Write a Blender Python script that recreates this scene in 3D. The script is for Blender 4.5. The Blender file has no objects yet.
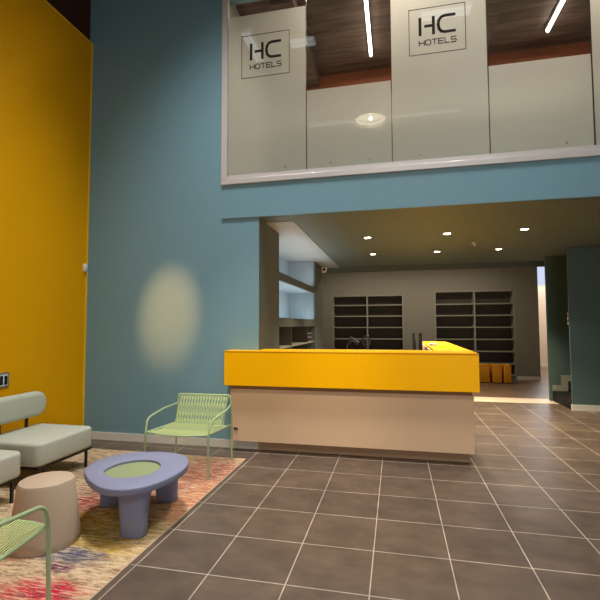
import bpy, bmesh, math, random
from mathutils import Vector, Matrix
random.seed(7)
scn = bpy.context.scene
col = scn.collection
PI = math.pi

# ------------------------------------------------------------------ helpers
def lin(c):
    c = c / 255.0
    return c / 12.92 if c <= 0.04045 else ((c + 0.055) / 1.055) ** 2.4
def rgb(r, g, b): return (lin(r), lin(g), lin(b), 1.0)

def new_mat(name):
    m = bpy.data.materials.new(name); m.use_nodes = True
    nt = m.node_tree
    return m, nt, nt.nodes['Principled BSDF']

def paint(name, c, rough=0.6, spec=0.4, metal=0.0, noise=0.05, nscale=6.0, bump=0.0, bscale=200.0, coat=0.0):
    m, nt, b = new_mat(name)
    N = nt.nodes; L = nt.links
    tc = N.new('ShaderNodeTexCoord')
    n = N.new('ShaderNodeTexNoise'); n.inputs['Scale'].default_value = nscale; n.inputs['Detail'].default_value = 4
    L.new(tc.outputs['Object'], n.inputs['Vector'])
    mx = N.new('ShaderNodeMix'); mx.data_type = 'RGBA'
    mx.inputs['A'].default_value = tuple(v * (1 - noise) for v in c[:3]) + (1,)
    mx.inputs['B'].default_value = tuple(min(1, v * (1 + noise)) for v in c[:3]) + (1,)
    L.new(n.outputs['Fac'], mx.inputs['Factor']); L.new(mx.outputs['Result'], b.inputs['Base Color'])
    b.inputs['Roughness'].default_value = rough
    b.inputs['Specular IOR Level'].default_value = spec
    b.inputs['Metallic'].default_value = metal
    b.inputs['Coat Weight'].default_value = coat
    if bump:
        n2 = N.new('ShaderNodeTexNoise'); n2.inputs['Scale'].default_value = bscale; n2.inputs['Detail'].default_value = 3
        L.new(tc.outputs['Object'], n2.inputs['Vector'])
        bp = N.new('ShaderNodeBump'); bp.inputs['Strength'].default_value = bump; bp.inputs['Distance'].default_value = 0.002
        L.new(n2.outputs['Fac'], bp.inputs['Height']); L.new(bp.outputs['Normal'], b.inputs['Normal'])
    return m

def emit(name, c, s):
    m = bpy.data.materials.new(name); m.use_nodes = True; nt = m.node_tree; nt.nodes.clear()
    e = nt.nodes.new('ShaderNodeEmission'); e.inputs['Color'].default_value = c; e.inputs['Strength'].default_value = s
    o = nt.nodes.new('ShaderNodeOutputMaterial'); nt.links.new(e.outputs[0], o.inputs[0]); return m

class MB:
    def __init__(s): s.bm = bmesh.new()
    def box(s, x0, x1, y0, y1, z0, z1, bev=0.0, seg=2):
        t = bmesh.new()
        v = [t.verts.new(p) for p in ((x0,y0,z0),(x1,y0,z0),(x1,y1,z0),(x0,y1,z0),(x0,y0,z1),(x1,y0,z1),(x1,y1,z1),(x0,y1,z1))]
        for f in ((3,2,1,0),(4,5,6,7),(0,1,5,4),(1,2,6,5),(2,3,7,6),(3,0,4,7)): t.faces.new([v[i] for i in f])
        if bev: bmesh.ops.bevel(t, geom=t.edges[:], offset=bev, segments=seg, affect='EDGES', profile=0.5)
        s.add(t); return s
    def add(s, t):
        me = bpy.data.meshes.new('tmp'); t.to_mesh(me); t.free(); s.bm.from_mesh(me); bpy.data.meshes.remove(me)
    def prism(s, pts, z0, z1, bev=0.0, seg=3, top_only=False):
        t = bmesh.new()
        a = [t.verts.new((x, y, z0)) for x, y in pts]; b = [t.verts.new((x, y, z1)) for x, y in pts]
        n = len(pts); t.faces.new(a[::-1]); t.faces.new(b)
        for i in range(n): t.faces.new((a[i], a[(i+1) % n], b[(i+1) % n], b[i]))
        if bev:
            ed = [e for e in t.edges if abs(e.verts[0].co.z - e.verts[1].co.z) < 1e-6 and (not top_only or e.verts[0].co.z > (z0+z1)/2)]
            bmesh.ops.bevel(t, geom=ed, offset=bev, segments=seg, affect='EDGES', profile=0.5)
        bmesh.ops.recalc_face_normals(t, faces=t.faces[:])
        s.add(t); return s
    def tube(s, pts, r, n=10, cap=True, flat=None):
        pts = [Vector(p) for p in pts]; pts = [p for i, p in enumerate(pts) if i == 0 or (p - pts[i-1]).length > 1e-6]; t = bmesh.new(); rings = []
        up = None
        for i, p in enumerate(pts):
            d = (pts[min(i+1, len(pts)-1)] - pts[max(i-1, 0)]).normalized()
            if up is None:
                up = d.orthogonal().normalized() if abs(d.z) > .99 else d.cross(Vector((0,0,1))).normalized()
            up = (up - d * up.dot(d)).normalized(); w = d.cross(up)
            rr = r[i] if isinstance(r, (list, tuple)) else r
            rings.append([t.verts.new(p + (up*math.cos(2*PI*k/n) + w*math.sin(2*PI*k/n)) * rr) for k in range(n)])
        for a, b in zip(rings, rings[1:]):
            for k in range(n): t.faces.new((a[k], a[(k+1) % n], b[(k+1) % n], b[k]))
        if cap: t.faces.new(rings[0][::-1]); t.faces.new(rings[-1])
        bmesh.ops.recalc_face_normals(t, faces=t.faces[:])
        s.add(t); return s
    def lathe(s, prof, cx=0, cy=0, n=48, sx=1, sy=1, close=False):
        t = bmesh.new(); rings = []
        for r, z in prof:
            if r < 1e-5: rings.append([t.verts.new((cx, cy, z))])
            else: rings.append([t.verts.new((cx + r*sx*math.cos(2*PI*k/n), cy + r*sy*math.sin(2*PI*k/n), z)) for k in range(n)])
        pr = list(zip(rings, rings[1:]))
        if close: pr.append((rings[-1], rings[0]))
        for a, b in pr:
            for k in range(n):
                k2 = (k+1) % n
                if len(a) == 1: t.faces.new((a[0], b[k2], b[k]))
                elif len(b) == 1: t.faces.new((a[k], a[k2], b[0]))
                else: t.faces.new((a[k], a[k2], b[k2], b[k]))
        bmesh.ops.recalc_face_normals(t, faces=t.faces[:])
        s.add(t); return s
    def stroke(s, pts, w, y0, y1):   # flat lettering stroke in the XZ plane
        for (ax, az), (bx, bz) in zip(pts, pts[1:]):
            d = Vector((bx-ax, bz-az)); L_ = d.length
            if L_ < 1e-6: continue
            d /= L_; n_ = Vector((-d.y, d.x)) * w/2; e = d * w*0.25
            q = [(ax-e.x+n_.x, az-e.y+n_.y), (ax-e.x-n_.x, az-e.y-n_.y), (bx+e.x-n_.x, bz+e.y-n_.y), (bx+e.x+n_.x, bz+e.y+n_.y)]
            t = bmesh.new()
            a = [t.verts.new((x, y0, z)) for x, z in q]; b = [t.verts.new((x, y1, z)) for x, z in q]
            t.faces.new(a); t.faces.new(b[::-1])
            for i in range(4): t.faces.new((a[i], b[i], b[(i+1) % 4], a[(i+1) % 4]))
            bmesh.ops.recalc_face_normals(t, faces=t.faces[:]); s.add(t)
        return s
    def build(s, name, m, parent=None, smooth=None, kind=None):
        me = bpy.data.meshes.new(name); s.bm.to_mesh(me); s.bm.free()
        o = bpy.data.objects.new(name, me); col.objects.link(o)
        for x in (m if isinstance(m, list) else [m]): me.materials.append(x)
        if smooth:
            for p in me.polygons: p.use_smooth = True
            me.set_sharp_from_angle(angle=math.radians(smooth))
        if parent: o.parent = parent
        if kind: o['kind'] = kind
        return o

def tag(o, label, cat, group=None):
    o['label'] = label; o['category'] = cat
    if group: o['group'] = group
    return o
def thing(name, label, cat, loc=(0,0,0), rz=0, group=None):
    o = bpy.data.objects.new(name, None); col.objects.link(o)
    o.location = loc; o.rotation_euler = (0, 0, rz); o.empty_display_size = 0.1
    return tag(o, label, cat, group)
def struct(name, mb, m, smooth=None): return mb.build(name, m, None, smooth, 'structure')
def kids(o): return [c for c in bpy.data.objects if c.parent == o]
def dup(o, loc, rz, label):
    r = o.copy(); col.objects.link(r); r.location = loc; r.rotation_euler = (0, 0, rz); r['label'] = label
    for c in kids(o):
        d = c.copy(); col.objects.link(d); d.parent = r
        for g in kids(c):
            e = g.copy(); col.objects.link(e); e.parent = d
    return r
def arc(cx, cy, r, a0, a1, n=6): return [(cx + r*math.cos(math.radians(a0+(a1-a0)*i/n)), cy + r*math.sin(math.radians(a0+(a1-a0)*i/n))) for i in range(n+1)]
def rrect(x0, x1, y0, y1, r, n=6):
    return arc(x1-r, y1-r, r, 0, 90, n) + arc(x0+r, y1-r, r, 90, 180, n) + arc(x0+r, y0+r, r, 180, 270, n) + arc(x1-r, y0+r, r, 270, 360, n)
def smooth_path(pts, n=6):      # Catmull-Rom
    P = [Vector(p) for p in pts]; P = [P[0]*2-P[1]] + P + [P[-1]*2-P[-2]]; out = []
    for i in range(1, len(P)-2):
        for k in range(n):
            t = k/n; a, b, c, d = P[i-1:i+3]
            out.append(0.5*((2*b) + (c-a)*t + (2*a-5*b+4*c-d)*t*t + (3*b-a-3*c+d)*t**3))
    out.append(P[-2]); return out
def fillet(pts, r, n=5):        # polyline with rounded corners
    P = [Vector(p) for p in pts]; out = [P[0]]
    for a, b, c in zip(P, P[1:], P[2:]):
        u = (a-b); v = (c-b); rr = min(r, u.length*.49, v.length*.49)
        s = b + u.normalized()*rr; e = b + v.normalized()*rr
        for k in range(n+1):
            t = k/n; out.append(s*(1-t)**2 + b*2*t*(1-t) + e*t*t)
    out.append(P[-1]); return out

# ------------------------------------------------------------------ materials
M = {}
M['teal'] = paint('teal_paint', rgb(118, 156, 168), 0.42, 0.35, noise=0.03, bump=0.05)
M['yellow_wall'] = paint('yellow_panel', rgb(236, 170, 0), 0.55, 0.12, noise=0.03, nscale=1.2, bump=0.05)
M['yellow_edge'] = paint('yellow_panel_edge', rgb(250, 205, 50), 0.5, 0.3)
M['dark_wood_wall'] = paint('dark_brown_boards', rgb(74, 44, 30), 0.7, 0.2, noise=0.2)
M['greige'] = paint('greige_paint', rgb(138, 132, 118), 0.6, 0.3, noise=0.03)
M['greige_dark'] = paint('dark_greige_paint', rgb(100, 107, 100), 0.6, 0.3, noise=0.04)
M['ceil'] = paint('ceiling_paint', rgb(106, 120, 116), 0.6, 0.3, noise=0.03)
M['soffit'] = paint('soffit_lit_paint', rgb(172, 178, 176), 0.6, 0.3, noise=0.02)  # paler than the ceiling: light from the niche put into the colour
M['niche'] = paint('niche_blue_paint', rgb(158, 172, 178), 0.55, 0.3, noise=0.02)
M['teal_shaded'] = paint('shaded_teal_paint', rgb(88, 110, 106), 0.5, 0.3, noise=0.04)  # the hall's teal, with the shade by the stairs put into the colour
M['skirting'] = paint('skirting_paint', rgb(228, 224, 208), 0.45, 0.4, noise=0.02)
M['skirting_dim'] = paint('stone_skirting', rgb(165, 165, 150), 0.5, 0.4, noise=0.05)
M['cream'] = paint('cream_paint', rgb(225, 210, 190), 0.6, 0.3)
M['white_frame'] = paint('pale_metal_frame', rgb(206, 200, 194), 0.35, 0.5, metal=0.15)
M['black_metal'] = paint('black_metal', rgb(22, 21, 22), 0.4, 0.5)
M['black'] = paint('black_stair', rgb(26, 25, 26), 0.6, 0.3)
M['desk_yellow'] = paint('yellow_laminate', rgb(255, 186, 0), 0.4, 0.15, noise=0.015, nscale=2)
M['desk_edge'] = paint('amber_edge_band', rgb(176, 118, 30), 0.45, 0.3)
M['desk_body'] = paint('sand_laminate', rgb(212, 180, 146), 0.5, 0.3, noise=0.03, nscale=1.5, bump=0.04)
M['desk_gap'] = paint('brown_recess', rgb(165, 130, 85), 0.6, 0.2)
M['desk_plinth'] = paint('brown_plinth', rgb(186, 152, 118), 0.6, 0.2)
M['pouf'] = paint('orange_yellow_vinyl', rgb(222, 146, 12), 0.5, 0.3)
M['shelf_back'] = paint('dark_shelf_back', rgb(88, 80, 70), 0.7, 0.2, noise=0.06)
M['shelf'] = paint('shelf_board', rgb(150, 146, 128), 0.55, 0.3)
M['green'] = paint('sage_metal', rgb(160, 180, 134), 0.38, 0.4, noise=0.02)
M['cord'] = paint('sage_cord', rgb(192, 206, 142), 0.55, 0.3, noise=0.03)
M['bench'] = paint('grey_green_upholstery', rgb(184, 186, 168), 0.75, 0.25, noise=0.05, nscale=40, bump=0.15, bscale=500)
M['lilac'] = paint('lilac_grey_plastic', rgb(130, 132, 155), 0.55, 0.3, noise=0.02, bump=0.08)
M['olive_disc'] = paint('olive_glass_disc', rgb(148, 156, 112), 0.25, 0.5, noise=0.05, nscale=12)
M['stool'] = paint('sand_plastic', rgb(184, 162, 138), 0.6, 0.3, noise=0.02, bump=0.08)
M['plastic_white'] = paint('white_plastic', rgb(235, 233, 228), 0.4, 0.4)
M['steel'] = paint('brushed_steel', rgb(170, 165, 155), 0.3, 0.5, metal=0.8)
M['screen'] = paint('dark_screen', rgb(15, 15, 18), 0.15, 0.5)
M['logo'] = paint('logo_print', rgb(38, 28, 26), 0.5, 0.2)
M['threshold'] = paint('pale_stone', rgb(236, 212, 180), 0.4, 0.4, noise=0.05)
M['upper_wall'] = paint('upper_wall', rgb(206, 200, 188), 0.7, 0.2)
M['red_wood'] = paint('red_brown_beam', rgb(140, 78, 50), 0.6, 0.3, noise=0.15, nscale=3)

def tile_floor():
    m, nt, b = new_mat('brown_floor_tiles'); N = nt.nodes; L = nt.links
    tc = N.new('ShaderNodeTexCoord')
    br = N.new('ShaderNodeTexBrick'); br.offset = 0.0; br.squash = 1.0
    br.inputs['Scale'].default_value = 1.0; br.inputs['Brick Width'].default_value = 0.5; br.inputs['Row Height'].default_value = 0.5
    br.inputs['Mortar Size'].default_value = 0.0038; br.inputs['Mortar Smooth'].default_value = 0.1
    br.inputs['Color1'].default_value = rgb(100, 85, 71); br.inputs['Color2'].default_value = rgb(92, 78, 66)
    br.inputs['Mortar'].default_value = rgb(188, 174, 156)
    L.new(tc.outputs['Object'], br.inputs['Vector'])
    n = N.new('ShaderNodeTexNoise'); n.inputs['Scale'].default_value = 3.2; n.inputs['Detail'].default_value = 7; n.inputs['Roughness'].default_value = 0.62
    mp = N.new('ShaderNodeMapping'); mp.inputs['Scale'].default_value = (1, 1.5, 1)
    L.new(tc.outputs['Object'], mp.inputs['Vector']); L.new(mp.outputs['Vector'], n.inputs['Vector'])
    rp = N.new('ShaderNodeValToRGB'); rp.color_ramp.elements[0].position = .3; rp.color_ramp.elements[1].position = .72
    rp.color_ramp.elements[0].color = (.66, .66, .68, 1); rp.color_ramp.elements[1].color = (1.28, 1.25, 1.2, 1)
    L.new(n.outputs['Fac'], rp.inputs['Fac'])
    mx = N.new('ShaderNodeMix'); mx.data_type = 'RGBA'; mx.blend_type = 'MULTIPLY'; mx.inputs['Factor'].default_value = 1
    L.new(br.outputs['Color'], mx.inputs['A']); L.new(rp.outputs['Color'], mx.inputs['B'])
    L.new(mx.outputs['Result'], b.inputs['Base Color'])
    mr = N.new('ShaderNodeMapRange'); mr.inputs['To Min'].default_value = .34; mr.inputs['To Max'].default_value = .5
    L.new(n.outputs['Fac'], mr.inputs['Value']); L.new(mr.outputs['Result'], b.inputs['Roughness'])
    b.inputs['Specular IOR Level'].default_value = .4
    bp = N.new('ShaderNodeBump'); bp.invert = True; bp.inputs['Strength'].default_value = .4; bp.inputs['Distance'].default_value = .002
    L.new(br.outputs['Fac'], bp.inputs['Height']); L.new(bp.outputs['Normal'], b.inputs['Normal'])
    return m
M['tiles'] = tile_floor()

def wood(name, c1, c2, sx, sy, rough=.5, plank=.14, along='Y'):
    m, nt, b = new_mat(name); N = nt.nodes; L = nt.links
    tc = N.new('ShaderNodeTexCoord'); mp = N.new('ShaderNodeMapping'); mp.inputs['Scale'].default_value = (sx, sy, 3)
    L.new(tc.outputs['Object'], mp.inputs['Vector'])
    n = N.new('ShaderNodeTexNoise'); n.inputs['Scale'].default_value = 1; n.inputs['Detail'].default_value = 6
    L.new(mp.outputs['Vector'], n.inputs['Vector'])
    mx = N.new('ShaderNodeMix'); mx.data_type = 'RGBA'; mx.inputs['A'].default_value = c1; mx.inputs['B'].default_value = c2
    rp = N.new('ShaderNodeValToRGB'); rp.color_ramp.elements[0].position = .35; rp.color_ramp.elements[1].position = .65
    L.new(n.outputs['Fac'], rp.inputs['Fac']); L.new(rp.outputs['Color'], mx.inputs['Factor'])
    br = N.new('ShaderNodeTexBrick'); br.inputs['Scale'].default_value = 1; br.inputs['Brick Width'].default_value = 1.6
    br.inputs['Row Height'].default_value = plank; br.inputs['Mortar Size'].default_value = .003
    br.inputs['Color1'].default_value = (1, 1, 1, 1); br.inputs['Color2'].default_value = (.82, .82, .82, 1); br.inputs['Mortar'].default_value = (.4, .4, .4, 1)
    m3 = N.new('ShaderNodeMapping')
    if along == 'Y': m3.inputs['Rotation'].default_value = (0, 0, PI/2)
    L.new(tc.outputs['Object'], m3.inputs['Vector']); L.new(m3.outputs['Vector'], br.inputs['Vector'])
    m2 = N.new('ShaderNodeMix'); m2.data_type = 'RGBA'; m2.blend_type = 'MULTIPLY'; m2.inputs['Factor'].default_value = 1
    L.new(mx.outputs['Result'], m2.inputs['A']); L.new(br.outputs['Color'], m2.inputs['B']); L.new(m2.outputs['Result'], b.inputs['Base Color'])
    b.inputs['Roughness'].default_value = rough
    return m
M['laminate'] = wood('brown_laminate', rgb(112, 86, 68), rgb(140, 112, 90), 2, 14, .38, .16, 'X')
M['planks'] = wood('dark_ceiling_planks', rgb(82, 62, 54), rgb(124, 100, 90), 1.5, 12, .5, .18, 'X')
M['roof'] = wood('roof_boards', rgb(60, 42, 34), rgb(84, 62, 52), 8, 1.5, .7, .2)

def rug_mat():
    m, nt, b = new_mat('faded_patchwork_rug'); N = nt.nodes; L = nt.links
    tc = N.new('ShaderNodeTexCoord')
    def noise(scale, det, off, st=(1,1,1), rough=.55):
        mp = N.new('ShaderNodeMapping'); mp.inputs['Location'].default_value = off; mp.inputs['Scale'].default_value = st
        L.new(tc.outputs['Object'], mp.inputs['Vector'])
        n = N.new('ShaderNodeTexNoise'); n.inputs['Scale'].default_value = scale; n.inputs['Detail'].default_value = det; n.inputs['Roughness'].default_value = rough
        L.new(mp.outputs['Vector'], n.inputs['Vector']); return n.outputs['Fac']
    def ramp(src, stops):
        r = N.new('ShaderNodeValToRGB'); e = r.color_ramp.elements
        e[0].position, e[0].color = stops[0]; e[1].position, e[1].color = stops[-1]
        for p, c in stops[1:-1]:
            x = e.new(p); x.color = c
        L.new(src, r.inputs['Fac']); return r.outputs['Color']
    def mix(f, a, b_, mode='MIX'):
        x = N.new('ShaderNodeMix'); x.data_type = 'RGBA'; x.blend_type = mode
        for s, v in (('Factor', f), ('A', a), ('B', b_)):
            if isinstance(v, (float, int)): x.inputs[s].default_value = v
            elif isinstance(v, tuple): x.inputs[s].default_value = v
            else: L.new(v, x.inputs[s])
        return x.outputs['Result']
    W = (1,1,1,1); K = (0,0,0,1)
    base = ramp(noise(7, 9, (3,1,0), (1,2.4,1), .9), [(.33, rgb(92,72,60)), (.43, rgb(158,126,94)), (.52, rgb(196,168,132)), (.62, rgb(206,182,146)), (.72, rgb(150,104,84))])
    # patches of dye centred where the pile was dyed
    def blob(x, y, rx, ry, soft, seed):
        mp = N.new('ShaderNodeMapping'); mp.vector_type = 'POINT'
        mp.inputs['Location'].default_value = (-x/rx, -y/ry, 0); mp.inputs['Scale'].default_value = (1/rx, 1/ry, 0)
        L.new(tc.outputs['Object'], mp.inputs['Vector'])
        ln = N.new('ShaderNodeVectorMath'); ln.operation = 'LENGTH'; L.new(mp.outputs['Vector'], ln.inputs[0])
        nz = noise(5.5, 9, (seed, seed*2, 0), (1,2.6,1), 1.0)
        a = N.new('ShaderNodeMath'); a.operation = 'MULTIPLY_ADD'; a.inputs[1].default_value = 3.0; L.new(nz, a.inputs[0]); L.new(ln.outputs['Value'], a.inputs[2])
        return ramp(a.outputs[0], [(0.0, W), (.01, W), (1.0, K)]) if False else rmap(a.outputs[0], soft)
    def rmap(src, soft):
        r = N.new('ShaderNodeMapRange'); r.inputs['From Min'].default_value = 2.5; r.inputs['From Max'].default_value = 2.5 - soft
        L.new(src, r.inputs['Value']); return r.outputs['Result']
    c = base
    for x, y, rx, ry, cc, s in [
        (-1.15, 0.42, .75, .42, rgb(160,128,44), .5), (-1.0, 0.12, .5, .16, rgb(196,160,72), .5),
        (-1.3, -.6, .55, .3, rgb(180,44,58), .6), (-.85, -.38, .3, .15, rgb(186,42,62), .5), (-1.9, -.1, .6, .4, rgb(180,62,36), .5),
        (-1.0, .0, .32, .14, rgb(88,88,104), .5), (-1.3, 1.0, .6, .3, rgb(118,74,66), .5), (-.8, 1.6, .5, .7, rgb(168,102,82), .5),
        (-.6, 1.0, .25, .5, rgb(196,128,92), .5), (-1.8, 1.6, .7, .5, rgb(128,108,82), .5), (-1.5, .75, .3, .2, rgb(136,44,46), .5), (-.95, -.15, .12, .07, rgb(98,40,76), .5)]:
        c = mix(blob(x, y, rx, ry, s, x*7+y*3), c, cc)
    # worn cream streaks across the pile and dark flecks
    st = ramp(noise(6, 5, (1,5,0), (1,8,1), .8), [(.50, K), (.55, W)])
    c = mix(st, c, mix(.55, c, rgb(226,202,164)))
    fl = ramp(noise(9, 6, (2,2,0), (1,3.2,1), .85), [(.53, K), (.58, W)])
    c = mix(fl, c, mix(.55, c, rgb(66,50,50)))
    L.new(c, b.inputs['Base Color']); b.inputs['Roughness'].default_value = .95; b.inputs['Specular IOR Level'].default_value = .1
    w = N.new('ShaderNodeTexWave'); w.bands_direction = 'Y'; w.inputs['Scale'].default_value = 9; w.inputs['Distortion'].default_value = 1.2
    L.new(tc.outputs['Object'], w.inputs['Vector'])
    bp = N.new('ShaderNodeBump'); bp.inputs['Strength'].default_value = .7; bp.inputs['Distance'].default_value = .006
    L.new(w.outputs['Fac'], bp.inputs['Height']); L.new(bp.outputs['Normal'], b.inputs['Normal'])
    return m
M['rug'] = rug_mat()

def glass_mat():
    m = bpy.data.materials.new('clear_glass'); m.use_nodes = True; nt = m.node_tree; nt.nodes.clear(); N = nt.nodes; L = nt.links
    tr = N.new('ShaderNodeBsdfTransparent'); tr.inputs[0].default_value = (.95, .97, .96, 1)
    gl = N.new('ShaderNodeBsdfGlossy'); gl.inputs['Roughness'].default_value = 0.0
    fr = N.new('ShaderNodeFresnel'); fr.inputs['IOR'].default_value = 1.5
    geo = N.new('ShaderNodeNewGeometry'); mx0 = N.new('ShaderNodeMath'); mx0.operation = 'SUBTRACT'; mx0.inputs[0].default_value = 1
    L.new(geo.outputs['Backfacing'], mx0.inputs[1])
    mu = N.new('ShaderNodeMath'); mu.operation = 'MULTIPLY'; L.new(fr.outputs[0], mu.inputs[0]); L.new(mx0.outputs[0], mu.inputs[1])
    mu2 = N.new('ShaderNodeMath'); mu2.operation = 'MULTIPLY'; mu2.inputs[1].default_value = 1.6; L.new(mu.outputs[0], mu2.inputs[0])
    mx = N.new('ShaderNodeMixShader'); L.new(mu2.outputs[0], mx.inputs[0]); L.new(tr.outputs[0], mx.inputs[1]); L.new(gl.outputs[0], mx.inputs[2])
    o = N.new('ShaderNodeOutputMaterial'); L.new(mx.outputs[0], o.inputs[0]); return m
def frost_mat():
    m = bpy.data.materials.new('frosted_film'); m.use_nodes = True; nt = m.node_tree; nt.nodes.clear(); N = nt.nodes; L = nt.links
    d = N.new('ShaderNodeBsdfDiffuse'); d.inputs[0].default_value = (.52, .53, .52, 1)
    t = N.new('ShaderNodeBsdfTranslucent'); t.inputs[0].default_value = (.97, .94, .90, 1)
    rf = N.new('ShaderNodeBsdfRefraction'); rf.inputs['Color'].default_value = (.95, .96, .95, 1); rf.inputs['IOR'].default_value = 1.3; rf.inputs['Roughness'].default_value = .34
    mx = N.new('ShaderNodeMixShader'); mx.inputs[0].default_value = .5; L.new(d.outputs[0], mx.inputs[1]); L.new(t.outputs[0], mx.inputs[2])
    m2 = N.new('ShaderNodeMixShader'); m2.inputs[0].default_value = .42; L.new(mx.outputs[0], m2.inputs[1]); L.new(rf.outputs[0], m2.inputs[2])
    o = N.new('ShaderNodeOutputMaterial'); L.new(m2.outputs[0], o.inputs[0]); return m
M['glass'] = glass_mat(); M['frost'] = frost_mat()
M['led'] = emit('led_white', (1, .93, .82, 1), 14)
M['led_cool'] = emit('led_cool_white', (.80, .90, 1, 1), 3.0)
M['led_dim'] = emit('led_dim_white', (.85, .92, 1, 1), 1.4)
M['downlight'] = emit('downlight_warm', (1, .84, .58, 1), 30)
M['bulb'] = emit('pendant_bulb', (1, .9, .7, 1), 35)
M['sky_window'] = emit('daylight_pane', (.70, .80, 1, 1), .9)

# ------------------------------------------------------------------ setting
YB = 2.655      # face of the teal wall
struct('floor', MB().box(-3.4, 9, -7, 6.72, -.12, 0), M['tiles'])
struct('floor_back_room', MB().box(-3.4, 9, 7.3, 15, -.12, 0), M['laminate'])
struct('trim_1', MB().box(-1.2, 4.2, 6.72, 7.3, -.12, .004).box(4.2, 9, 6.72, 7.3, -.12, -.001), M['threshold'])
struct('wall_left', MB().box(-3.115, -3.07, -7, 2.655, 0, 5.63).box(-3.07, -3.066, -7, 2.2, 0, 1.155), M['yellow_wall'])
struct('trim_2', MB().box(-3.115, -3.062, -7, 2.655, 5.63, 5.645).box(-3.07, -3.058, 2.637, 2.655, 0, 5.63), M['yellow_edge'])
struct('wall_upper_left', MB().box(-3.3, -3.115, -7, 2.655, 0, 7.2), M['dark_wood_wall'])
w = MB().box(-3.3, -1.04, YB, 2.85, 0, 7.2).box(-1.04, -.53, YB, 2.85, 0, 2.947)
w.box(-1.04, 9, YB, 2.85, 6.02, 7.2)
struct('wall_back', w, M['teal'])
struct('wall_beam', MB().box(-1.04, 9, 2.635, 2.95, 2.947, 3.39), M['teal'])
struct('baseboard_back', MB().box(-3.066, -.53, 2.64, YB, 0, .1), M['skirting'])
struct('baseboard_left', MB().box(-3.066, -3.052, -7, 2.64, 0, .04), M['yellow_wall'])
# left side wall of the back room, with a tall niche of lit shelves
g = MB().box(-1.25, -.53, 2.85, 3.63, 0, 2.947).box(-.53, -.5285, 2.66, 3.63, 0, 2.945).box(-1.25, -.53, 6.6, 7.55, 0, 2.947)
g.box(-1.25, -1.1, 3.63, 6.6, 0, 1.52).box(-1.1, -.53, 3.63, 6.6, 0, .86)
g.box(-.57, -.53, 3.63, 6.6, 2.23, 2.35).box(-.57, -.53, 3.63, 6.6, 1.52, 1.66)
struct('wall_inner_left', g, M['greige_dark'])
n_ = MB().box(-1.25, -1.1, 3.63, 6.6, 1.52, 2.947).box(-1.1, -.571, 3.631, 6.599, 2.235, 2.27).box(-1.1, -.571, 3.631, 6.599, 1.525, 1.56)
n_.box(-1.099, -.56, 3.631, 3.64, 1.56, 2.93).box(-1.099, -.56, 6.59, 6.599, 1.56, 2.93)
struct('wall_niche', n_, M['niche'])
# dark lower shelves in the same niche
sh = thing('niche_shelf', 'dark shelf unit with stacked boards in the lower part of the side wall niche', 'shelf', (-.8, 5.1, .86))
MB().box(-.28, .25, -1.46, 1.48, .32, .345).build('shelf_board', M['shelf'], sh)
for yy in (-.6, .75): MB().box(-.29, .25, yy, yy+.025, 0, .655).build('divider', M['shelf_back'], sh)
MB().box(-.29, .2, .78, 1.47, .5, .52).box(-.29, .2, .78, 1.47, .42, .44).build('shelf_board', M['shelf'], sh)
MB().box(-.299, -.29, -1.46, 1.48, 0, .655).build('back_panel', M['shelf_back'], sh)
# ceilings
struct('ceiling', MB().box(-.14, 9, 2.95, 7.82, 2.947, 3.1).box(-.529, 9, 2.66, 2.95, 2.9445, 2.947), M['ceil'])
struct('ceiling_soffit', MB().box(-1.25, -.14, 2.95, 7.82, 2.935, 3.1), M['soffit'])
struct('wall_bulkhead', MB().box(-3.4, 9, 7.82, 7.95, 2.83, 3.45), M['greige_dark'])
struct('ceiling_back_room', MB().box(-3.4, 9, 7.95, 10.8, 3.35, 3.45), M['ceil'])
# far wall with two recesses
f = MB().box(-3.4, -.72, 10.5, 10.85, 0, 3.35).box(-.72, 1.41, 10.5, 10.85, 2.44, 3.35).box(1.41, 2.28, 10.5, 10.85, 0, 3.35)
f.box(2.28, 4.45, 10.5, 10.85, 2.52, 3.35).box(4.45, 5.05, 10.5, 10.85, 0, 3.35)
struct('wall_far', f, M['greige'])
struct('wall_far_lining', MB().box(-.75, 4.5, 10.85, 10.9, 0, 2.6), M['shelf_back'])
struct('wall_far_left', MB().box(-3.5, -3.4, 7.5, 10.85, 0, 3.45).box(-3.4, -1.25, 7.45, 7.55, 0, 3.1), M['greige'])
struct('baseboard_far', MB().box(-3.4, -.72, 10.485, 10.5, 0, .1).box(1.41, 2.28, 10.485, 10.5, 0, .1).box(4.45, 5.05, 10.485, 10.5, 0, .1), M['skirting'])
# corridor beyond
struct('wall_corridor', MB().box(4.6, 8, 14.5, 14.6, 0, 2.95).box(4.6, 6.0, 14.5, 14.6, 2.95, 4.2).box(7.0, 8, 14.5, 14.6, 2.95, 4.2).box(6.0, 7.0, 14.5, 14.6, 3.85, 4.2)
       .box(4.95, 5.05, 10.85, 14.5, 0, 4.2).box(7.9, 8, 7.25, 14.5, 0, 4.2).box(5.05, 8, 10.8, 10.9, 3.45, 4.2), M['cream'])
struct('ceiling_corridor', MB().box(4.6, 8, 10.8, 14.6, 4.2, 4.3), M['cream'])
struct('baseboard_corridor', MB().box(5.05, 7.9, 14.485, 14.5, 0, .14), M['skirting'])
struct('window_1', MB().box(6.0, 7.0, 14.53, 14.55, 2.95, 3.85), M['sky_window'])
struct('trim_3', MB().box(5.98, 7.02, 14.49, 14.53, 2.93, 2.96).box(5.98, 7.02, 14.49, 14.53, 3.84, 3.87).box(6.0,6.02,14.49,14.53,2.96,3.84).box(6.98,7.0,14.49,14.53,2.96,3.84), M['white_frame'])
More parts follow.
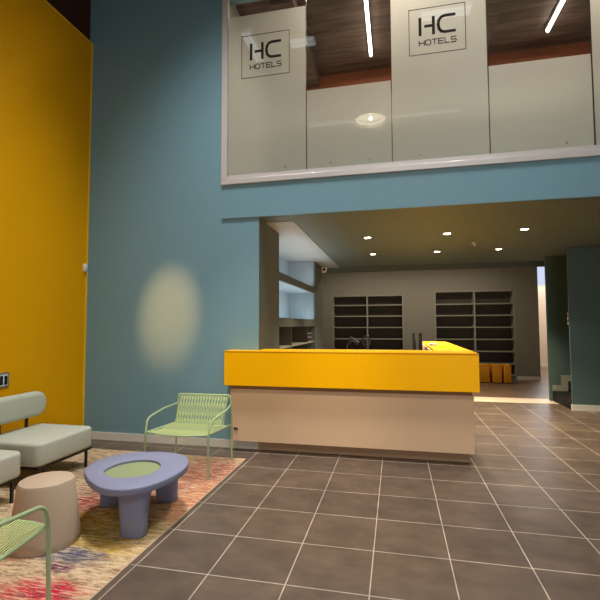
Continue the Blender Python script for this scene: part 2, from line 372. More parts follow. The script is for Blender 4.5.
# stair side on the right
struct('wall_stair', MB().box(4.2, 9, 7.1, 7.16, 0, 2.947), M['teal_shaded'])
struct('wall_right_back', MB().box(4.25, 9, 6.1, 6.135, 0, 2.947), M['teal_shaded'])
struct('baseboard_right', MB().box(4.238, 9, 6.085, 6.1, 0, .105).box(4.238, 4.25, 6.1, 6.135, 0, .105), M['skirting'])
st = MB()
for k in range(8): st.box(4.25 + .28*k, 4.25 + .28*(k+1) + .02, 6.135, 7.1, 0 if k < 3 else .2*(k-2), .2*(k+1))
struct('stairs', st, M['black'])
sk = []
for k in range(7):
    x0 = 4.25 + .28*k
    sk.append((x0, x0 + .28, .2*(k+1)))
s_ = MB()
for x0, x1, z in sk:
    s_.box(x0 + .001, x1, 7.085, 7.1, z, z + .12); s_.box(x1 - .12, x1, 7.085, 7.1, z + .12, z + .32)
struct('baseboard_stair', s_, M['skirting_dim'])
# upper floor behind the glass
struct('floor_upper', MB().box(-1.04, 9, 2.95, 6, 3.1, 3.39), M['laminate'])
struct('wall_upper_back', MB().box(-1.2, 9, 5.3, 5.5, 3.39, 6.2), M['upper_wall'])
struct('wall_upper_side', MB().box(-1.2, -1.04, 2.85, 5.3, 3.1, 6.4), M['upper_wall'])
struct('ceiling_upper', MB().box(-1.2, 9, 2.85, 5.5, 6.2, 6.35), M['planks'])
struct('trim_4', MB().box(-1.04, 9, 5.12, 5.3, 5.86, 6.2), M['red_wood'])
for i, x in enumerate((-.48, 2.35, 5.2)):
    struct('trim_%d' % (5+i), MB().box(x, x+.34, 2.95, 5.12, 6.0, 6.2), M['planks'])
struct('trim_8', MB().box(-1.04, 9, 4.75, 5.12, 3.39, 5.0), M['greige_dark'])
# the hall around the camera
struct('wall_front', MB().box(-3.3, 9, -7.2, -7, 0, 7.2), M['cream'])
struct('wall_right', MB().box(9, 9.2, -7.2, 15, 0, 7.2), M['teal'])
struct('ceiling_hall', MB().box(-3.3, 9.2, -7.2, 2.85, 7.2, 7.3), M['roof'])

# ------------------------------------------------------------------ glazing of the gallery
rail = thing('glazing_frame', 'pale metal frame holding the gallery glass above the blue beam', 'frame', (1.7, 2.64, 3.39))
MB().box(-2.74, 7.3, -.03, .04, 0, .07, .004).build('bottom_channel', M['white_frame'], rail)
MB().box(-2.7, 7.3, -.012, -.004, .07, .125).box(-2.7, 7.3, .02, .03, .07, .125).build('clamp_profile', M['white_frame'], rail)
MB().box(-2.74, -2.66, -.03, .04, .07, 2.63, .004).build('side_post', M['white_frame'], rail)
MB().box(-2.74, 7.3, -.03, .04, 2.57, 2.63).build('top_channel', M['white_frame'], rail)
for x in (.1, 1.165, 2.275, 3.355): MB().box(x-1.7-.0035, x-1.7+.0035, .004, .024, .07, 2.57).build('glass_seal', M['black_metal'], rail)
edges = [-.96, .1, 1.165, 2.275, 3.355, 4.43]
glab = ['tall frosted glass pane with a dark square logo, beside the white post at the left',
        'glass pane frosted only below, clear above, where a hanging lamp is mirrored',
        'tall frosted glass pane with the sharper square logo, middle of the gallery',
        'glass pane frosted only below, clear above, showing the slanting light tube at the right',
        'narrow slice of frosted glass pane cut off by the right edge of the photo']
def logo(parent, cx, cz, s, y0, y1):
    # square outline, H C over HOTELS ; all in metres about the logo centre
    m = MB(); h = .325*s; hz = .288*s
    m.stroke([(cx-h, cz-hz), (cx+h, cz-hz), (cx+h, cz+hz), (cx-h, cz+hz), (cx-h, cz-hz)], .008, y0, y1)
    m.build('logo_border', M['logo'], parent)
    u = lambda x, z: (cx + (x-.5)*.65*s, cz + (z-.5)*.576*s)
    m = MB(); w = .034*s
    m.stroke([u(.20,.42), u(.20,.79)], w, y0, y1)
    m.stroke([u(.29,.605), u(.42,.605)], w, y0, y1)
    m.stroke([u(.44,.42), u(.44,.79)], w, y0, y1)
    c = [u(.82,.78)] + [u(.64,.78), u(.58,.76), u(.54,.70), u(.525,.605), u(.54,.51), u(.58,.45), u(.64,.43)] + [u(.82,.43)]
    m.stroke(c, w, y0, y1)
    m.build('logo_monogram', M['logo'], parent)
    m = MB(); w = .011*s; z0, z1 = .19, .30; zm = .245
    def S(pts): m.stroke([u(*p) for p in pts], w, y0, y1)
    x = .18; d = .092; g = .115
    S([(x,z0),(x,z1)]); S([(x,zm),(x+d,zm)]); S([(x+d,z0),(x+d,z1)]); x += g
    S([(x+.02,z0),(x+d-.02,z0),(x+d,z0+.025),(x+d,z1-.025),(x+d-.02,z1),(x+.02,z1),(x,z1-.025),(x,z0+.025),(x+.02,z0)]); x += g
    S([(x,z1),(x+d,z1)]); S([(x+d/2,z0),(x+d/2,z1)]); x += g
    S([(x+d,z1),(x,z1),(x,z0),(x+d,z0)]); S([(x,zm),(x+d*.85,zm)]); x += g
    S([(x,z1),(x,z0),(x+d*.85,z0)]); x += g - .01
    S([(x+d,z1),(x+.015,z1),(x,z1-.02),(x+.01,zm),(x+d-.01,zm),(x+d,z0+.03),(x+d-.015,z0),(x,z0)])
    m.build('logo_lettering', M['logo'], parent)
for i in range(5):
    a, b_ = edges[i] + .004, edges[i+1] - .004
    p = thing('glass_panel', glab[i], 'glass panel', ((a+b_)/2, 2.655, 3.46), 0, 'glass panes of the gallery')
    hw = (b_-a)/2
    MB().box(-hw, hw, -.006, .006, 0, 2.5).build('pane', M['glass'], p)
    top = {0: 5.69, 1: 4.55, 2: 5.85, 3: 4.575, 4: 5.85}[i] - 3.46
    MB().box(-hw+.002, hw-.002, .0065, .009, .01, top).build('frosted_film', M['frost'], p)
    if i == 0: logo(p, -.447 - (a+b_)/2, 5.102-3.46, 1, -.0095, -.0065)
    if i == 2: logo(p, 1.712 - (a+b_)/2, 5.104-3.46, 1, -.0095, -.0065)
    for sx in ((-.22, .25) if i in (1,2) else (.25,)):
        k = MB(); k.tube([(sx*2*hw/1.05, -.016, .115), (sx*2*hw/1.05, -.006, .115)], .012, 12); k.build('glass_bolt', M['steel'], p)

# led tubes of the upper floor
for x, lab in ((.832, 'glowing white tube light hanging under the dark ceiling, seen through the second pane'),
               (3.565, 'glowing white tube light under the dark ceiling, seen slanting at the upper right')):
    t = thing('tube_light', lab, 'light', (x, 3.75, 6.12), 0, 'tube lights upstairs')
    MB().box(-.03, .03, -.85, .85, .03, .08).build('housing', M['white_frame'], t)
    MB().tube([(0, -.84, .01), (0, .84, .01)], .022, 12).build('tube', M['led'], t)

# ------------------------------------------------------------------ lamps
dl = [(.752,4.319,'front left'), (.755,5.988,'back left'), (1.968,5.981,'back middle'), (1.964,4.296,'front middle'), (3.071,5.966,'back right'), (3.041,4.231,'front right')]
for x, y, w_ in dl:
    t = thing('downlight', 'round glowing recessed ceiling spot, %s of the six' % w_, 'light', (x, y, 2.947), 0, 'recessed ceiling spots')
    MB().lathe([(.075, 0), (.078, -.006), (.055, -.008), (.05, 0)], n=32, close=True).build('trim_ring', M['steel'], t, 40)
    MB().lathe([(0, -.005), (.05, -.005), (.05, -.002), (0, -.002)], n=32).build('lens', M['downlight'], t)
t = thing('smoke_detector', 'small pale smoke detector on the ceiling between the glowing spots', 'detector', (2.518, 5.178, 2.947))
MB().lathe([(0, -.045), (.02, -.045), (.03, -.03), (.05, -.02), (.055, 0), (0, 0)], n=32).build('body', M['steel'], t, 40)
MB().lathe([(0, -.06), (.014, -.055), (.014, -.045), (0, -.045)], n=20).build('sensor_cap', M['plastic_white'], t, 40)

M['dome_glow'] = emit('dome_inner_glow', (1, .88, .66, 1), 6.5)  # added glow in place of the bulb's light on the inner dome
t = thing('pendant_lamp', 'dome pendant lamp with a bright bulb, seen mirrored in the gallery glass', 'lamp', (.72, -1, 5.8))
prof = [(.34*math.cos(a*PI/2/10), .34*.95*math.sin(a*PI/2/10)) for a in range(10)]
MB().lathe(prof + [(.03, .335), (.02, .325)] + [(.33*math.cos(a*PI/2/10), .31*math.sin(a*PI/2/10)) for a in range(9, -1, -1)], n=48, close=True).build('lamp_shade', M['plastic_white'], t, 50)
MB().lathe([(0, .15), (.025, .16), (.04, .195), (.032, .23), (.02, .27), (0, .27)], n=24).build('bulb', M['bulb'], t, 60)
MB().lathe([(.318*math.cos(a*PI/2/10), .012 + .29*math.sin(a*PI/2/10)) for a in range(1, 10)], n=48).build('dome_glow_shell', M['dome_glow'], t, 60)
MB().lathe([(.265, .10), (.27, .10), (.27, .112), (.265, .112)], n=48, close=True).build('lamp_ring', M['black_metal'], t, 40)
MB().tube([(0, 0, .27), (0, 0, 1.4)], .008, 8).build('cord', M['black_metal'], t)
for x0, x1, y0, y1, lab in ((-1.62, -1.46, -.5, .4, 'ceiling light mirrored as a slanting bar across the left logo'), (-.78, -.3, -.25, 0, 'short ceiling light mirrored beside the left logo'),
                            (1.72, 2.55, -.02, .2, 'ceiling light mirrored across the middle logo'), (-1.1, 2.9, -3.72, -3.6, 'long ceiling light mirrored as a faint streak low in the glass')):
    t = thing('ceiling_light', lab, 'light', ((x0+x1)/2, (y0+y1)/2, 7.1), 0, 'ceiling lights of the hall')
    hx, hy = (x1-x0)/2, (y1-y0)/2
    MB().box(-hx-.02, hx+.02, -hy-.02, hy+.02, .02, .1).build('housing', M['white_frame'], t)
    if hx > hy: mb = MB().box(-hx, hx, -hy, -hy*.2, 0, .02).box(-hx, hx, hy*.2, hy, 0, .02)
    else: mb = MB().box(-hx, -hx*.2, -hy, hy, 0, .02).box(hx*.2, hx, -hy, hy, 0, .02)
    mb.build('diffuser', M['led_dim' if hx > 1.5 else 'led_cool'], t)

# ------------------------------------------------------------------ small fittings
t = thing('wall_sensor', 'small white sensor box mounted high in the corner of yellow and blue walls', 'sensor', (-3.07, 2.60, 2.36))
MB().box(0, .035, -.03, .03, -.055, .055, .008).build('housing', M['plastic_white'], t, 40)
MB().box(.035, .04, -.02, .02, -.03, .02, .003).build('lens', M['skirting'], t, 40)
t = thing('wall_socket', 'steel framed wall socket on the yellow wall above the grey sofa', 'socket', (-3.066, 1.34, .955))
MB().box(0, .012, -.12, .1, -.085, .085, .004).build('cover_plate', M['steel'], t, 40)
MB().box(.012, .016, -.10, .08, -.06, .06).build('insert', M['plastic_white'], t)
for y in (-.06, 0, .055): MB().box(.016, .019, y-.02, y+.018, -.05, .05).build('socket_module', M['screen'], t)
t = thing('security_camera', 'small white dome camera on the corner by the far end of the side wall', 'camera', (-.5, 7.55, 2.87))
MB().lathe([(0, -.09), (.04, -.08), (.075, -.05), (.09, 0), (.09, .05), (0, .05)], n=28).build('dome', M['plastic_white'], t, 50)
MB().lathe([(0, -.02), (.03, -.02), (.03, .02), (0, .02)], n=20).build('lens', M['screen'], t, 50)
for c_ in kids(t):
    if c_.name.startswith('lens'): c_.rotation_euler = (PI/2, 0, 0); c_.location = (.035, -.08, -.01)
t = thing('switch_panel', 'column of three small switch plates on the edge of the shaded teal wall', 'switch', (4.25, 6.118, 1.53))
for k in range(3): MB().box(-.022, 0, -.016, .016, .085*k, .085*k + .065, .005).build('switch_plate', M['greige'], t)

# bookcases in the far wall
def bookcase(x0, x1, xd, ztop, zs, label):
    t = thing('bookcase', label, 'bookcase', ((x0+x1)/2, 10.5, 0), 0, 'built-in bookcases on the far wall')
    X = (x0+x1)/2; a, b_, d = x0-X+.002, x1-X-.002, xd-X
    for x in (a, b_-.04): MB().box(x, x+.04, -.012, .34, .0, ztop-.003).build('side_panel', M['shelf'], t)
    MB().box(a+.04, b_-.04, -.012, .34, ztop-.043, ztop-.003).build('top_panel', M['shelf'], t)
    MB().box(d-.02, d+.02, -.01, .33, .1, ztop-.043).build('divider', M['shelf'], t)
    MB().box(a+.04, b_-.04, .33, .345, .0, ztop-.04).build('back_panel', M['shelf_back'], t)
    MB().box(a+.04, b_-.04, 0, .33, 0, .1).build('plinth', M['greige_dark'], t)
    for z in zs:
        for l, r in ((a+.04, d-.02), (d+.02, b_-.04)):
            MB().box(l, r, -.008, .33, z-.02, z+.012).build('shelf', M['shelf'], t)
Z = [2.132, 1.80, 1.463, 1.118, .78, .44, .12]
bookcase(-.72, 1.41, .34, 2.44, Z, 'empty dark bookcase left on the far wall, beside the side wall niche')
bookcase(2.28, 4.45, 3.38, 2.52, Z, 'empty dark bookcase right on the far wall, behind the yellow cubes')
# yellow cubes
for i, (x0, x1, y, l) in enumerate(((2.9, 3.57, 9.62, 'largest yellow cube seat, next to the end of the counter'), (3.63, 3.86, 9.60, 'middle yellow cube seat of the row under the bookcase'), (3.91, 4.09, 9.60, 'rightmost narrow yellow cube seat in front of the bookcase'))):
    w_ = (x1-x0)
    t = thing('cube_seat', l, 'pouf', ((x0+x1)/2, y+.2, 0), 0, 'yellow cube seats')
    MB().box(-w_/2, w_/2, -.2, .2, .02, .46, .012).build('upholstered_body', M['pouf'], t, 40)
    MB().box(-w_/2-.003, w_/2+.003, -.203, .203, .445, .48, .012).build('seat_pad', M['pouf'], t, 40)
    MB().box(-w_/2+.02, w_/2-.02, -.18, .18, 0, .02).build('base', M['black'], t)

# ------------------------------------------------------------------ reception desk
D = thing('reception_desk', 'L-shaped reception desk with bright yellow counter band over a sand panel', 'desk', (.55, 2.9, 0))
def dx(mb_, name, m, smooth=None, par=None):
    mb_.bm.transform(Matrix.Translation((-.55, -2.9, 0))); return mb_.build(name, m, par or D, smooth)
dx(MB().box(-.526, 1.975, 2.64, 2.9, 0, .13).box(1.6, 1.975, 2.9, 5.5, 0, .13), 'plinth', M['desk_plinth'])
b_ = bmesh.new()   # front panel, its left end raked
q = [(-.815,2.5,.13),(2.0,2.5,.13),(2.0,2.652,.13),(-.815,2.652,.13),(-.855,2.5,.765),(2.0,2.5,.765),(2.0,2.652,.765),(-.855,2.652,.765)]
vs = [b_.verts.new(p) for p in q]
for f_ in ((3,2,1,0),(4,5,6,7),(0,1,5,4),(1,2,6,5),(2,3,7,6),(3,0,4,7)): b_.faces.new([vs[i] for i in f_])
bmesh.ops.bevel(b_, geom=b_.edges[:], offset=.003, segments=1, affect='EDGES')
mb = MB(); mb.add(b_)
dx(mb, 'front_panel', M['desk_body'])
dx(MB().box(-.85, 1.985, 2.525, 2.652, .765, .815), 'recess_strip', M['desk_gap'])  # browner strip set back under the yellow band
dx(MB().box(1.9, 2.0, 2.655, 5.55, .13, .765), 'side_panel', M['desk_body'])
dx(MB().box(-.9, 2.05, 2.42, 2.652, .815, 1.222, .003, 1), 'counter_front', M['desk_yellow'])
dx(MB().box(1.93, 2.05, 2.654, 5.62, .815, 1.222, .003, 1), 'counter_side', M['desk_yellow'])
dx(MB().prism([(-.902,2.418),(2.052,2.418),(2.052,5.622),(1.62,5.622),(1.62,2.9),(-.526,2.9),(-.526,2.652),(-.902,2.652)], 1.2225, 1.230), 'counter_edging', M['desk_edge'])
dx(MB().prism([(-.896,2.424),(2.046,2.424),(2.046,5.616),(1.626,5.616),(1.626,2.894),(-.52,2.894),(-.52,2.646),(-.896,2.646)], 1.230, 1.238), 'countertop', M['desk_yellow'])
dx(MB().box(-.5, 1.6, 2.86, 2.88, .13, 1.222).box(1.60, 1.62, 2.9, 5.6, .13, 1.222), 'inner_panel', M['desk_body'])
dx(MB().prism([(-.5,2.9),(1.59,2.9),(1.59,5.5),(1.15,5.5),(1.15,3.6),(-.5,3.6)], .87, .9), 'worktop', M['desk_body'])
dx(MB().box(-.49,-.46,2.9,3.55,0,.87), 'end_panel', M['desk_body']); dx(MB().box(1.17,1.58,5.44,5.47,0,.87), 'end_panel', M['desk_body'])
sp = dx(MB().box(-.80, -.745, 2.495, 2.5, .262, .298, .001, 1), 'socket_plate', M['desk_plinth'])
for xx in (-.796, -.770): dx(MB().box(xx, xx+.022, 2.493, 2.4955, .268, .292), 'socket', M['black'])
# monitors on the return, seen edge-on
def monitor(x, y, yaw, zt, label):
    t = thing('monitor', label, 'monitor', (x, y, .9), yaw, 'monitors behind the counter')
    h = zt-.9
    MB().box(-.012, .016, -.22, .22, h-.33, h, .004).build('casing', M['black_metal'], t)
    MB().box(-.014, -.012, -.21, .21, h-.32, h-.012).build('screen', M['screen'], t)
    MB().box(.016, .03, -.03, .03, .01, h-.1).build('stand', M['black_metal'], t)
    MB().box(-.05, .06, -.1, .1, 0, .012, .003).build('base', M['black_metal'], t)
monitor(1.412, 3.6, math.radians(-2.3), 1.435, 'black monitor seen edge-on behind the counter, the left of two')
monitor(1.525, 4.05, math.radians(-.5), 1.428, 'black monitor seen edge-on behind the counter, next to the yellow return')
t = tag(MB().box(-.05, .05, -.08, .08, 0, .035, .008).build('card_reader', M['plastic_white'], None, 40), 'small pale card reader on the yellow return beside the monitors', 'device')
t.location = (1.70, 4.0, 1.238)
t = thing('desk_lamp', 'small black lamp with a tilted head peeking over the yellow counter', 'lamp', (.60, 3.2, .9))
MB().lathe([(0, 0), (.07, 0), (.07, .012), (.01, .02), (0, .02)], n=24).build('base', M['black_metal'], t, 40)
MB().tube(smooth_path([(0,0,.01), (-.07,0,.25), (-.075,0,.36), (-.03,0,.42), (.0,0,.44)]), .011, 8).build('arm', M['black_metal'], t, 60)
MB().tube([(-.025,0,.485), (.085,0,.405)], [.016, .026], 12).build('lamp_head', M['black_metal'], t, 40)
t = thing('desk_fan', 'small black round wire fan behind the counter, right of the lamp', 'fan', (.79, 3.2, .9))
MB().lathe([(0, 0), (.06, 0), (.06, .012), (.01, .02), (0, .02)], n=24).build('base', M['black_metal'], t, 40)
MB().tube([(0,0,.01), (0,0,.38)], .009, 8).build('stem', M['black_metal'], t, 40)
MB().tube([(.05*math.cos(a*PI/12), 0, .435+.065*math.sin(a*PI/12)) for a in range(25)], .011, 8).tube([(.025*math.cos(a*PI/12)+.005, 0, .43+.032*math.sin(a*PI/12)) for a in range(25)], .004, 6).build('cage', M['black_metal'], t, 60)
MB().tube([(0,-.03,.43), (0,.03,.43)], .016, 12).build('motor', M['black_metal'], t, 60)

# ------------------------------------------------------------------ rug
tag(MB().prism([(-.545, 2.21), (-2.98, 2.21), (-2.98, -3.2), (-.545, -3.2)], .001, .012).build('rug', M['rug']), 'faded patchwork rug in red, yellow and cream under the seating group', 'rug')
rg = bpy.data.objects['rug']
MB().box(-.545, -.538, -3.2, 2.215, .001, .012).box(-2.98, -.545, 2.21, 2.218, .001, .012).build('binding', M['stool'], rg)

# ------------------------------------------------------------------ lounge chairs
def make_chair(label):
    t = thing('lounge_chair', label, 'chair', (0,0,0), 0, 'sage green wire armchairs')
    R_ = .0115
    for s in (-1, 1):
        MB().tube([(s*.350, .325, 0), (s*.342, .33, .45), (s*.332, .335, .66)], R_, 12).build('leg', M['green'], t, 60)
        MB().tube([(s*.358, -.325, 0), (s*.350, -.315, .43)], R_, 12).build('leg', M['green'], t, 60)
        MB().tube(fillet([(s*.333, .333, .62), (s*.375, .10, .605), (s*.362, -.27, .565), (s*.350, -.315, .43)], .09, 7), R_, 12).build('armrest', M['green'], t, 60)
    MB().tube(fillet([(-.332,.335,.655), (-.326,.335,.728), (.326,.335,.728), (.332,.335,.655)], .05, 6), R_, 12).build('top_rail', M['green'], t, 60)
    fr = [(-.341,.325,.40), (-.350,-.30,.43), (-.26,-.335,.431), (-.1,-.36,.425), (.1,-.36,.425), (.26,-.335,.431), (.350,-.30,.43), (.341,.325,.40)]
    MB().tube([fr[0]] + fillet(fr[0:2] + fr[2:6] + fr[6:], .04, 3) + [fr[-1]], .010, 12).tube([(-.343,.19,.408), (.343,.19,.408)], .009, 10).build('seat_frame', M['green'], t, 60)
    bk = MB(); se = MB(); n = 34
    for i in range(n):
        u = -1 + 2*(i+.5)/n
        xt, xb = u*.305, u*.29
        j = .016 if i % 2 else -.016
        bk.tube([(xt+j, .325, .726), (xb-j, .19, .42)], .0033, 5)
        bk.tube([(xt-j, .337, .726), (xb+j, .196, .42)], .0033, 5)
    n = 36
    for i in range(n):
        u = -1 + 2*(i+.5)/n; x = u*.337
        yf = -.357 + .04*abs(u)**2.4
        se.tube([(x, .2, .418), (x, -.05, .405), (x*1.0, yf, .436)], .0042, 5)
    bk.build('backrest', M['cord'], t); se.build('seat', M['cord'], t)
    return t
ch = make_chair('sage green wire armchair standing beside the yellow reception desk')
ch.location = (-1.035, 1.815, .012)
dup(ch, (-1.06, -.83, .012), PI + math.radians(4), 'sage green wire armchair cropped at the lower left, seen from behind its arm')

# ------------------------------------------------------------------ upholstered bench modules
def pillow(a0, a1, b0, b1, c0, c1, rc, re, n=8, m=5):
    rings = []
    for k in range(m+1):
        t = PI/2*k/m; i = re*(1-math.sin(t)); rings.append([(x, y, c0 + re*(1-math.cos(t))) for x, y in rrect(a0+i, a1-i, b0+i, b1-i, rc-i, n)])
    for k in range(m, -1, -1):
        t = PI/2*k/m; i = re*(1-math.sin(t)); rings.append([(x, y, c1 - re*(1-math.cos(t))) for x, y in rrect(a0+i, a1-i, b0+i, b1-i, rc-i, n)])
    t = loft(rings); t.verts.ensure_lookup_table(); q = len(rings[0]); V = t.verts
    t.faces.new([V[i] for i in range(q)][::-1]); t.faces.new([V[len(V)-q+i] for i in range(q)])
    bmesh.ops.recalc_face_normals(t, faces=t.faces[:]); mb = MB(); mb.add(t); return mb
def loft(rings, closed=False):
    t = bmesh.new(); R = [[t.verts.new(p) for p in r] for r in rings]; n = len(R[0])
    pr = list(zip(R, R[1:])) + ([(R[-1], R[0])] if closed else [])
    for a, b in pr:
        for k in range(n): t.faces.new((a[k], a[(k+1) % n], b[(k+1) % n], b[k]))
    bmesh.ops.recalc_face_normals(t, faces=t.faces[:]); return t
def make_bench(label):
    t = thing('lounge_bench', label, 'sofa', (0,0,0), 0, 'grey green lounge modules')
    pillow(-.38, .37, -.388, .388, .2, .425, .075, .032).build('seat_cushion', M['bench'], t, 40)
    # backrest: rounded pad
    mb = pillow(-.39, .39, -.137, .137, -.065, .065, .125, .05, 10, 6)
    mb.bm.transform(Matrix(((0,0,1,0),(1,0,0,0),(0,1,0,0),(0,0,0,1))))
    mb.bm.transform(Matrix.Translation((-.315, 0, .665)))
    mb.build('backrest', M['bench'], t, 40)
    for y in (-.17, .17): MB().box(-.335, -.315, y-.014, y+.014, .17, .56).build('backrest_post', M['black_metal'], t)
    f = MB()
    for y in (-.37, .352): f.box(-.36, .355, y, y+.018, .178, .199)
    for x in (-.36, .337): f.box(x, x+.018, -.352, .352, .178, .199)
    f.build('frame', M['black_metal'], t)
    for x in (-.33, .345):
        for y in (-.29, .29): MB().box(x-.011, x+.011, y-.011, y+.011, 0, .18).build('leg', M['black_metal'], t)
    return t
be = make_bench('grey green upholstered lounge seat with a rounded backrest, nearest the blue wall')
be.location = (-2.50, 1.29, .012)
dup(be, (-2.47, .33, .012), 0, 'grey green upholstered lounge seat cut off by the left edge, beside the sand stool')

# ------------------------------------------------------------------ low lilac table
OUT = [(-1.281, 0.47), (-1.127, 0.319), (-1.008, 0.235), (-0.915, 0.179), (-0.832, 0.155), (-0.767, 0.154), (-0.668, 0.193), (-0.585, 0.289), (-0.531, 0.446), (-0.514, 0.633), (-0.556, 0.828), (-0.635, 0.952), (-0.744, 1.031), (-0.875, 1.053), (-1.044, 1.03), (-1.227, 0.967), (-1.318, 0.838), (-1.343, 0.662), (-1.32, 0.536)]
HOLE = [(-1.116, 0.481), (-1.047, 0.416), (-0.985, 0.385), (-0.864, 0.384), (-0.764, 0.44), (-0.708, 0.544), (-0.735, 0.685), (-0.816, 0.784), (-0.947, 0.812), (-1.066, 0.759), (-1.127, 0.628)]
TC = Vector((-.92, .60))
def ring(pts, n=48):         # smooth closed outline about the table centre, in local metres
    P = [Vector(p) - TC for p in pts]; K = len(P); out = []
    per = []
    for i in range(K):
        for k in range(8):
            t = k/8; a, b, c, d = P[i-1], P[i], P[(i+1) % K], P[(i+2) % K]
            per.append(0.5*((2*b) + (c-a)*t + (2*a-5*b+4*c-d)*t*t + (3*b-a-3*c+d)*t**3))
    A = sorted((math.atan2(p.y, p.x), p.length) for p in per)
    for k in range(n):
        th = -PI + 2*PI*k/n
        lo = max([a for a in A if a[0] <= th], default=(A[-1][0]-2*PI, A[-1][1])); hi = min([a for a in A if a[0] > th], default=(A[0][0]+2*PI, A[0][1]))
        f_ = (th-lo[0])/max(1e-6, hi[0]-lo[0]); r = lo[1]*(1-f_) + hi[1]*f_
        out.append((th, r))
    rs = [r for _, r in out]
    for _ in range(3): rs = [(rs[i-1] + 2*rs[i] + rs[(i+1) % n])/4 for i in range(n)]
    return [Vector((math.cos(th)*r, math.sin(th)*r)) for (th, _), r in zip(out, rs)]
T = thing('coffee_table', 'low lilac grey plastic coffee table with an olive round inset', 'table', (TC.x, TC.y, .012))
ro, ri = ring(OUT), ring(HOLE)
def loft(rings, closed=False):
    t = bmesh.new(); R = [[t.verts.new(p) for p in r] for r in rings]; n = len(R[0])
    pr = list(zip(R, R[1:])) + ([(R[-1], R[0])] if closed else [])
    for a, b in pr:
        for k in range(n): t.faces.new((a[k], a[(k+1) % n], b[(k+1) % n], b[k]))
    bmesh.ops.recalc_face_normals(t, faces=t.faces[:]); return t
sc = lambda r, s, z: [(p.x*s, p.y*s, z) for p in r]
mb = MB(); mb.add(loft([sc(ri,1,.386), sc(ri,1,.352), sc(ri,1,.33), sc(ro,.86,.33), sc(ro,.975,.333), sc(ro,.993,.338), sc(ro,1,.346), sc(ro,1,.378), sc(ro,.995,.385), sc(ro,.985,.388), sc(ri,1.04,.3885)], True))
mb.build('tabletop', M['lilac'], T, 50)
t = bmesh.new(); t.faces.new([t.verts.new(p) for p in sc(ri, 1.003, .368)]); r_ = bmesh.ops.extrude_face_region(t, geom=t.faces[:])
for v in [e for e in r_['geom'] if isinstance(e, bmesh.types.BMVert)]: v.co.z -= .01
bmesh.ops.recalc_face_normals(t, faces=t.faces[:])
mb = MB(); mb.add(t); mb.build('inset_disc', M['olive_disc'], T)
def table_leg(cx, cy, ang):
    n = 28; rings = []
    for z, a, b in ((0, .086, .052), (.006, .092, .056), (.1, .098, .060), (.2, .106, .066), (.28, .115, .072), (.333, .125, .08)):
        rg_ = []
        for k in range(n):
            th = 2*PI*k/n; c, s = math.cos(th), math.sin(th)
            x = math.copysign(abs(c)**.65, c)*a; y = math.copysign(abs(s)**.65, s)*b
            pull = 1 - .10*(z/.333)
            rg_.append(((cx-TC.x)*pull + x*math.cos(ang)-y*math.sin(ang), (cy-TC.y)*pull + x*math.sin(ang)+y*math.cos(ang), z))
        rings.append(rg_)
    t = loft(rings); t.verts.ensure_lookup_table()
    t.faces.new([t.verts[i] for i in range(n)][::-1]); t.faces.new([t.verts[len(t.verts)-n+i] for i in range(n)])
    bmesh.ops.recalc_face_normals(t, faces=t.faces[:])
    mb = MB(); mb.add(t); mb.build('leg', M['lilac'], T, 50)
table_leg(-.735, .33, .15); table_leg(-.825, .965, -.05); table_leg(-1.25, .78, .6)

S_ = thing('stool', 'sand coloured plastic stool shaped like a cut cone, beside the coffee table', 'stool', (-1.31, .12, .012))
MB().lathe([(0, 0), (.226, 0), (.23, .006), (.227, .05), (.184, .415), (.178, .428), (0, .428)], n=64).build('body', M['stool'], S_, 40)
MB().lathe([(0, .4285), (.174, .4285), (.176, .432), (.168, .437), (0, .437)], n=64).build('top', M['stool'], S_, 40)

# ------------------------------------------------------------------ light
def area(name, loc, target, sx, sy, power, c, spread=180):
    l = bpy.data.lights.new(name, 'AREA'); l.shape = 'RECTANGLE'; l.size = sx; l.size_y = sy; l.energy = power; l.color = c; l.spread = math.radians(spread)
    o = bpy.data.objects.new(name, l); col.objects.link(o); o.location = loc
    o.rotation_euler = (Vector(target) - Vector(loc)).to_track_quat('-Z', 'Y').to_euler(); return o
def spot(name, loc, target, power, c, angle, blend=.6, r=.05):
    l = bpy.data.lights.new(name, 'SPOT'); l.energy = power; l.color = c; l.spot_size = math.radians(angle); l.spot_blend = blend; l.shadow_soft_size = r
    o = bpy.data.objects.new(name, l); col.objects.link(o); o.location = loc
    o.rotation_euler = (Vector(target) - Vector(loc)).to_track_quat('-Z', 'Y').to_euler(); return o
# added hall lights clear of the glass reflections; narrow spread darkens the upper walls
area('hall_key_left', (-.7, 1.2, 7.05), (-.8, 1.0, 0), 1.2, .8, 72, (.97, .97, 1), 78)
area('hall_key_right', (2.3, 1.2, 7.05), (2.1, 1.0, 0), 1.2, .8, 64, (.97, .96, .96), 84)
area('hall_far_fill', (1.5, -6.8, 6.6), (.9, -1.5, 0), 4.0, .4, 60, (.92, .96, 1), 100)
# added cool fill from behind the camera, no entrance is modelled
area('cool_front_fill', (3.5, -6.8, 2.2), (1, 2.6, 2.0), 5, 3.0, 180, (.88, .94, 1))
# added unseen warm spots that brighten the reception desk
for x, e in ((-.25, 640), (1.3, 600)): spot('desk_fill_spot', (x+.3, -2.6, 6.9), (x, 2.5, .75), e, (1, .86, .68), 24, .8, .06)
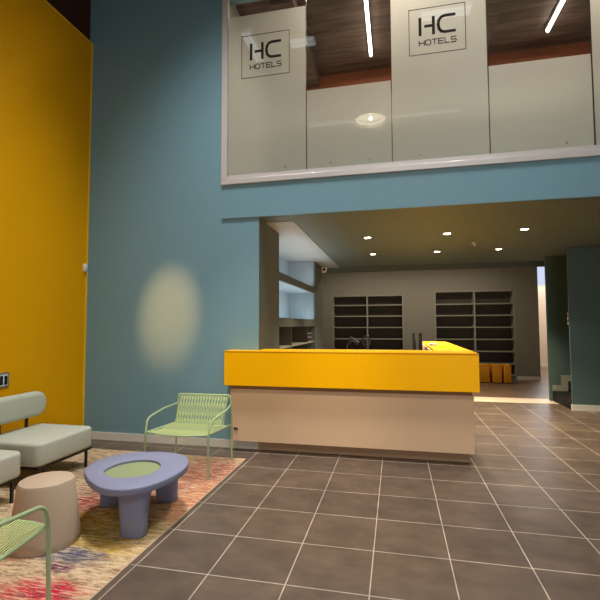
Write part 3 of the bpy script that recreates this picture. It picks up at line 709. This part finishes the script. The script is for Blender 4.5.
# added orange spot, stands in for a warm reflection on the wall
spot('wall_reflection_spot', (-1.2, -2.0, 6.9), (-1.79, 2.655, 1.70), 4000, (1, .42, .14), 9.2, 1.0, .05)
for x, y, _ in dl:
    spot('spot', (x, y, 2.93), (x, y, 0), 275, (1, .85, .64), 100, .5, .04)
for x in (.832, 3.565): area('tube_glow', (x, 3.7, 6.08), (x, 3.7, 0), .05, 1.7, 45, (1, .82, .6))
area('upper_fill', (2.2, 3.05, 6.15), (2.2, 2.95, 4.0), 4.0, .15, 125, (1, .88, .72))
pl = bpy.data.lights.new('pendant_glow', 'POINT'); pl.energy = 20; pl.color = (1, .86, .62); pl.shadow_soft_size = .03
po = bpy.data.objects.new('pendant_glow', pl); col.objects.link(po); po.location = (.72, -1, 5.86)
area('back_room_fill', (1.5, 9.0, 3.3), (1.5, 9.0, 0), 4.5, .5, 62, (1, .9, .74))  # added light hidden behind the bulkhead to brighten the far wall
# cool led strips hidden behind the lips of the niche shelves
area('niche_strip', (-.62, 5.1, 1.6), (-.95, 5.1, 2.3), 2.7, .03, 11, (.80, .92, 1))
area('niche_strip', (-.62, 5.1, 2.38), (-.8, 5.1, 3.0), 2.7, .03, 7, (.84, .93, 1))
# daylight in the corridor
area('corridor_daylight', (6.5, 14.3, 3.4), (6.2, 10, .5), 1.0, .8, 60, (.75, .85, 1))
area('corridor_lamp', (6.5, 12.5, 4.1), (6.5, 12.6, 0), .5, .5, 60, (1, .92, .82))
# ------------------------------------------------------------------ world, camera, view
w = bpy.data.worlds.new('World'); scn.world = w; w.use_nodes = True
bg = w.node_tree.nodes['Background']; bg.inputs[0].default_value = (.6, .7, 1, 1); bg.inputs[1].default_value = .15

f, yaw, pitch, roll = 430.2, -.2183, .0566, -.0034
R = Vector((0.976, 0.217, -0.003)); 
cy, sy, cp, sp_, cr, sr = math.cos(yaw), math.sin(yaw), math.cos(pitch), math.sin(pitch), math.cos(roll), math.sin(roll)
F = Vector((sy*cp, cy*cp, sp_)); r0 = Vector((cy, -sy, 0)); u0 = r0.cross(F)
Rr = r0*cr + u0*sr; U = -r0*sr + u0*cr
cam = bpy.data.cameras.new('camera'); co = bpy.data.objects.new('camera', cam); col.objects.link(co)
cam.sensor_width = 36; cam.sensor_fit = 'HORIZONTAL'; cam.lens = f/600*36; cam.clip_start = .05; cam.clip_end = 60
mat = Matrix((Rr, U, -F)).transposed().to_4x4(); mat.translation = (1.172, -2.589, 1.559)
co.matrix_world = mat
scn.camera = co
scn.view_settings.view_transform = 'Standard'; scn.view_settings.look = 'None'
scn.view_settings.gamma = 1; scn.view_settings.use_curve_mapping = False
scn.view_settings.exposure = 0.0
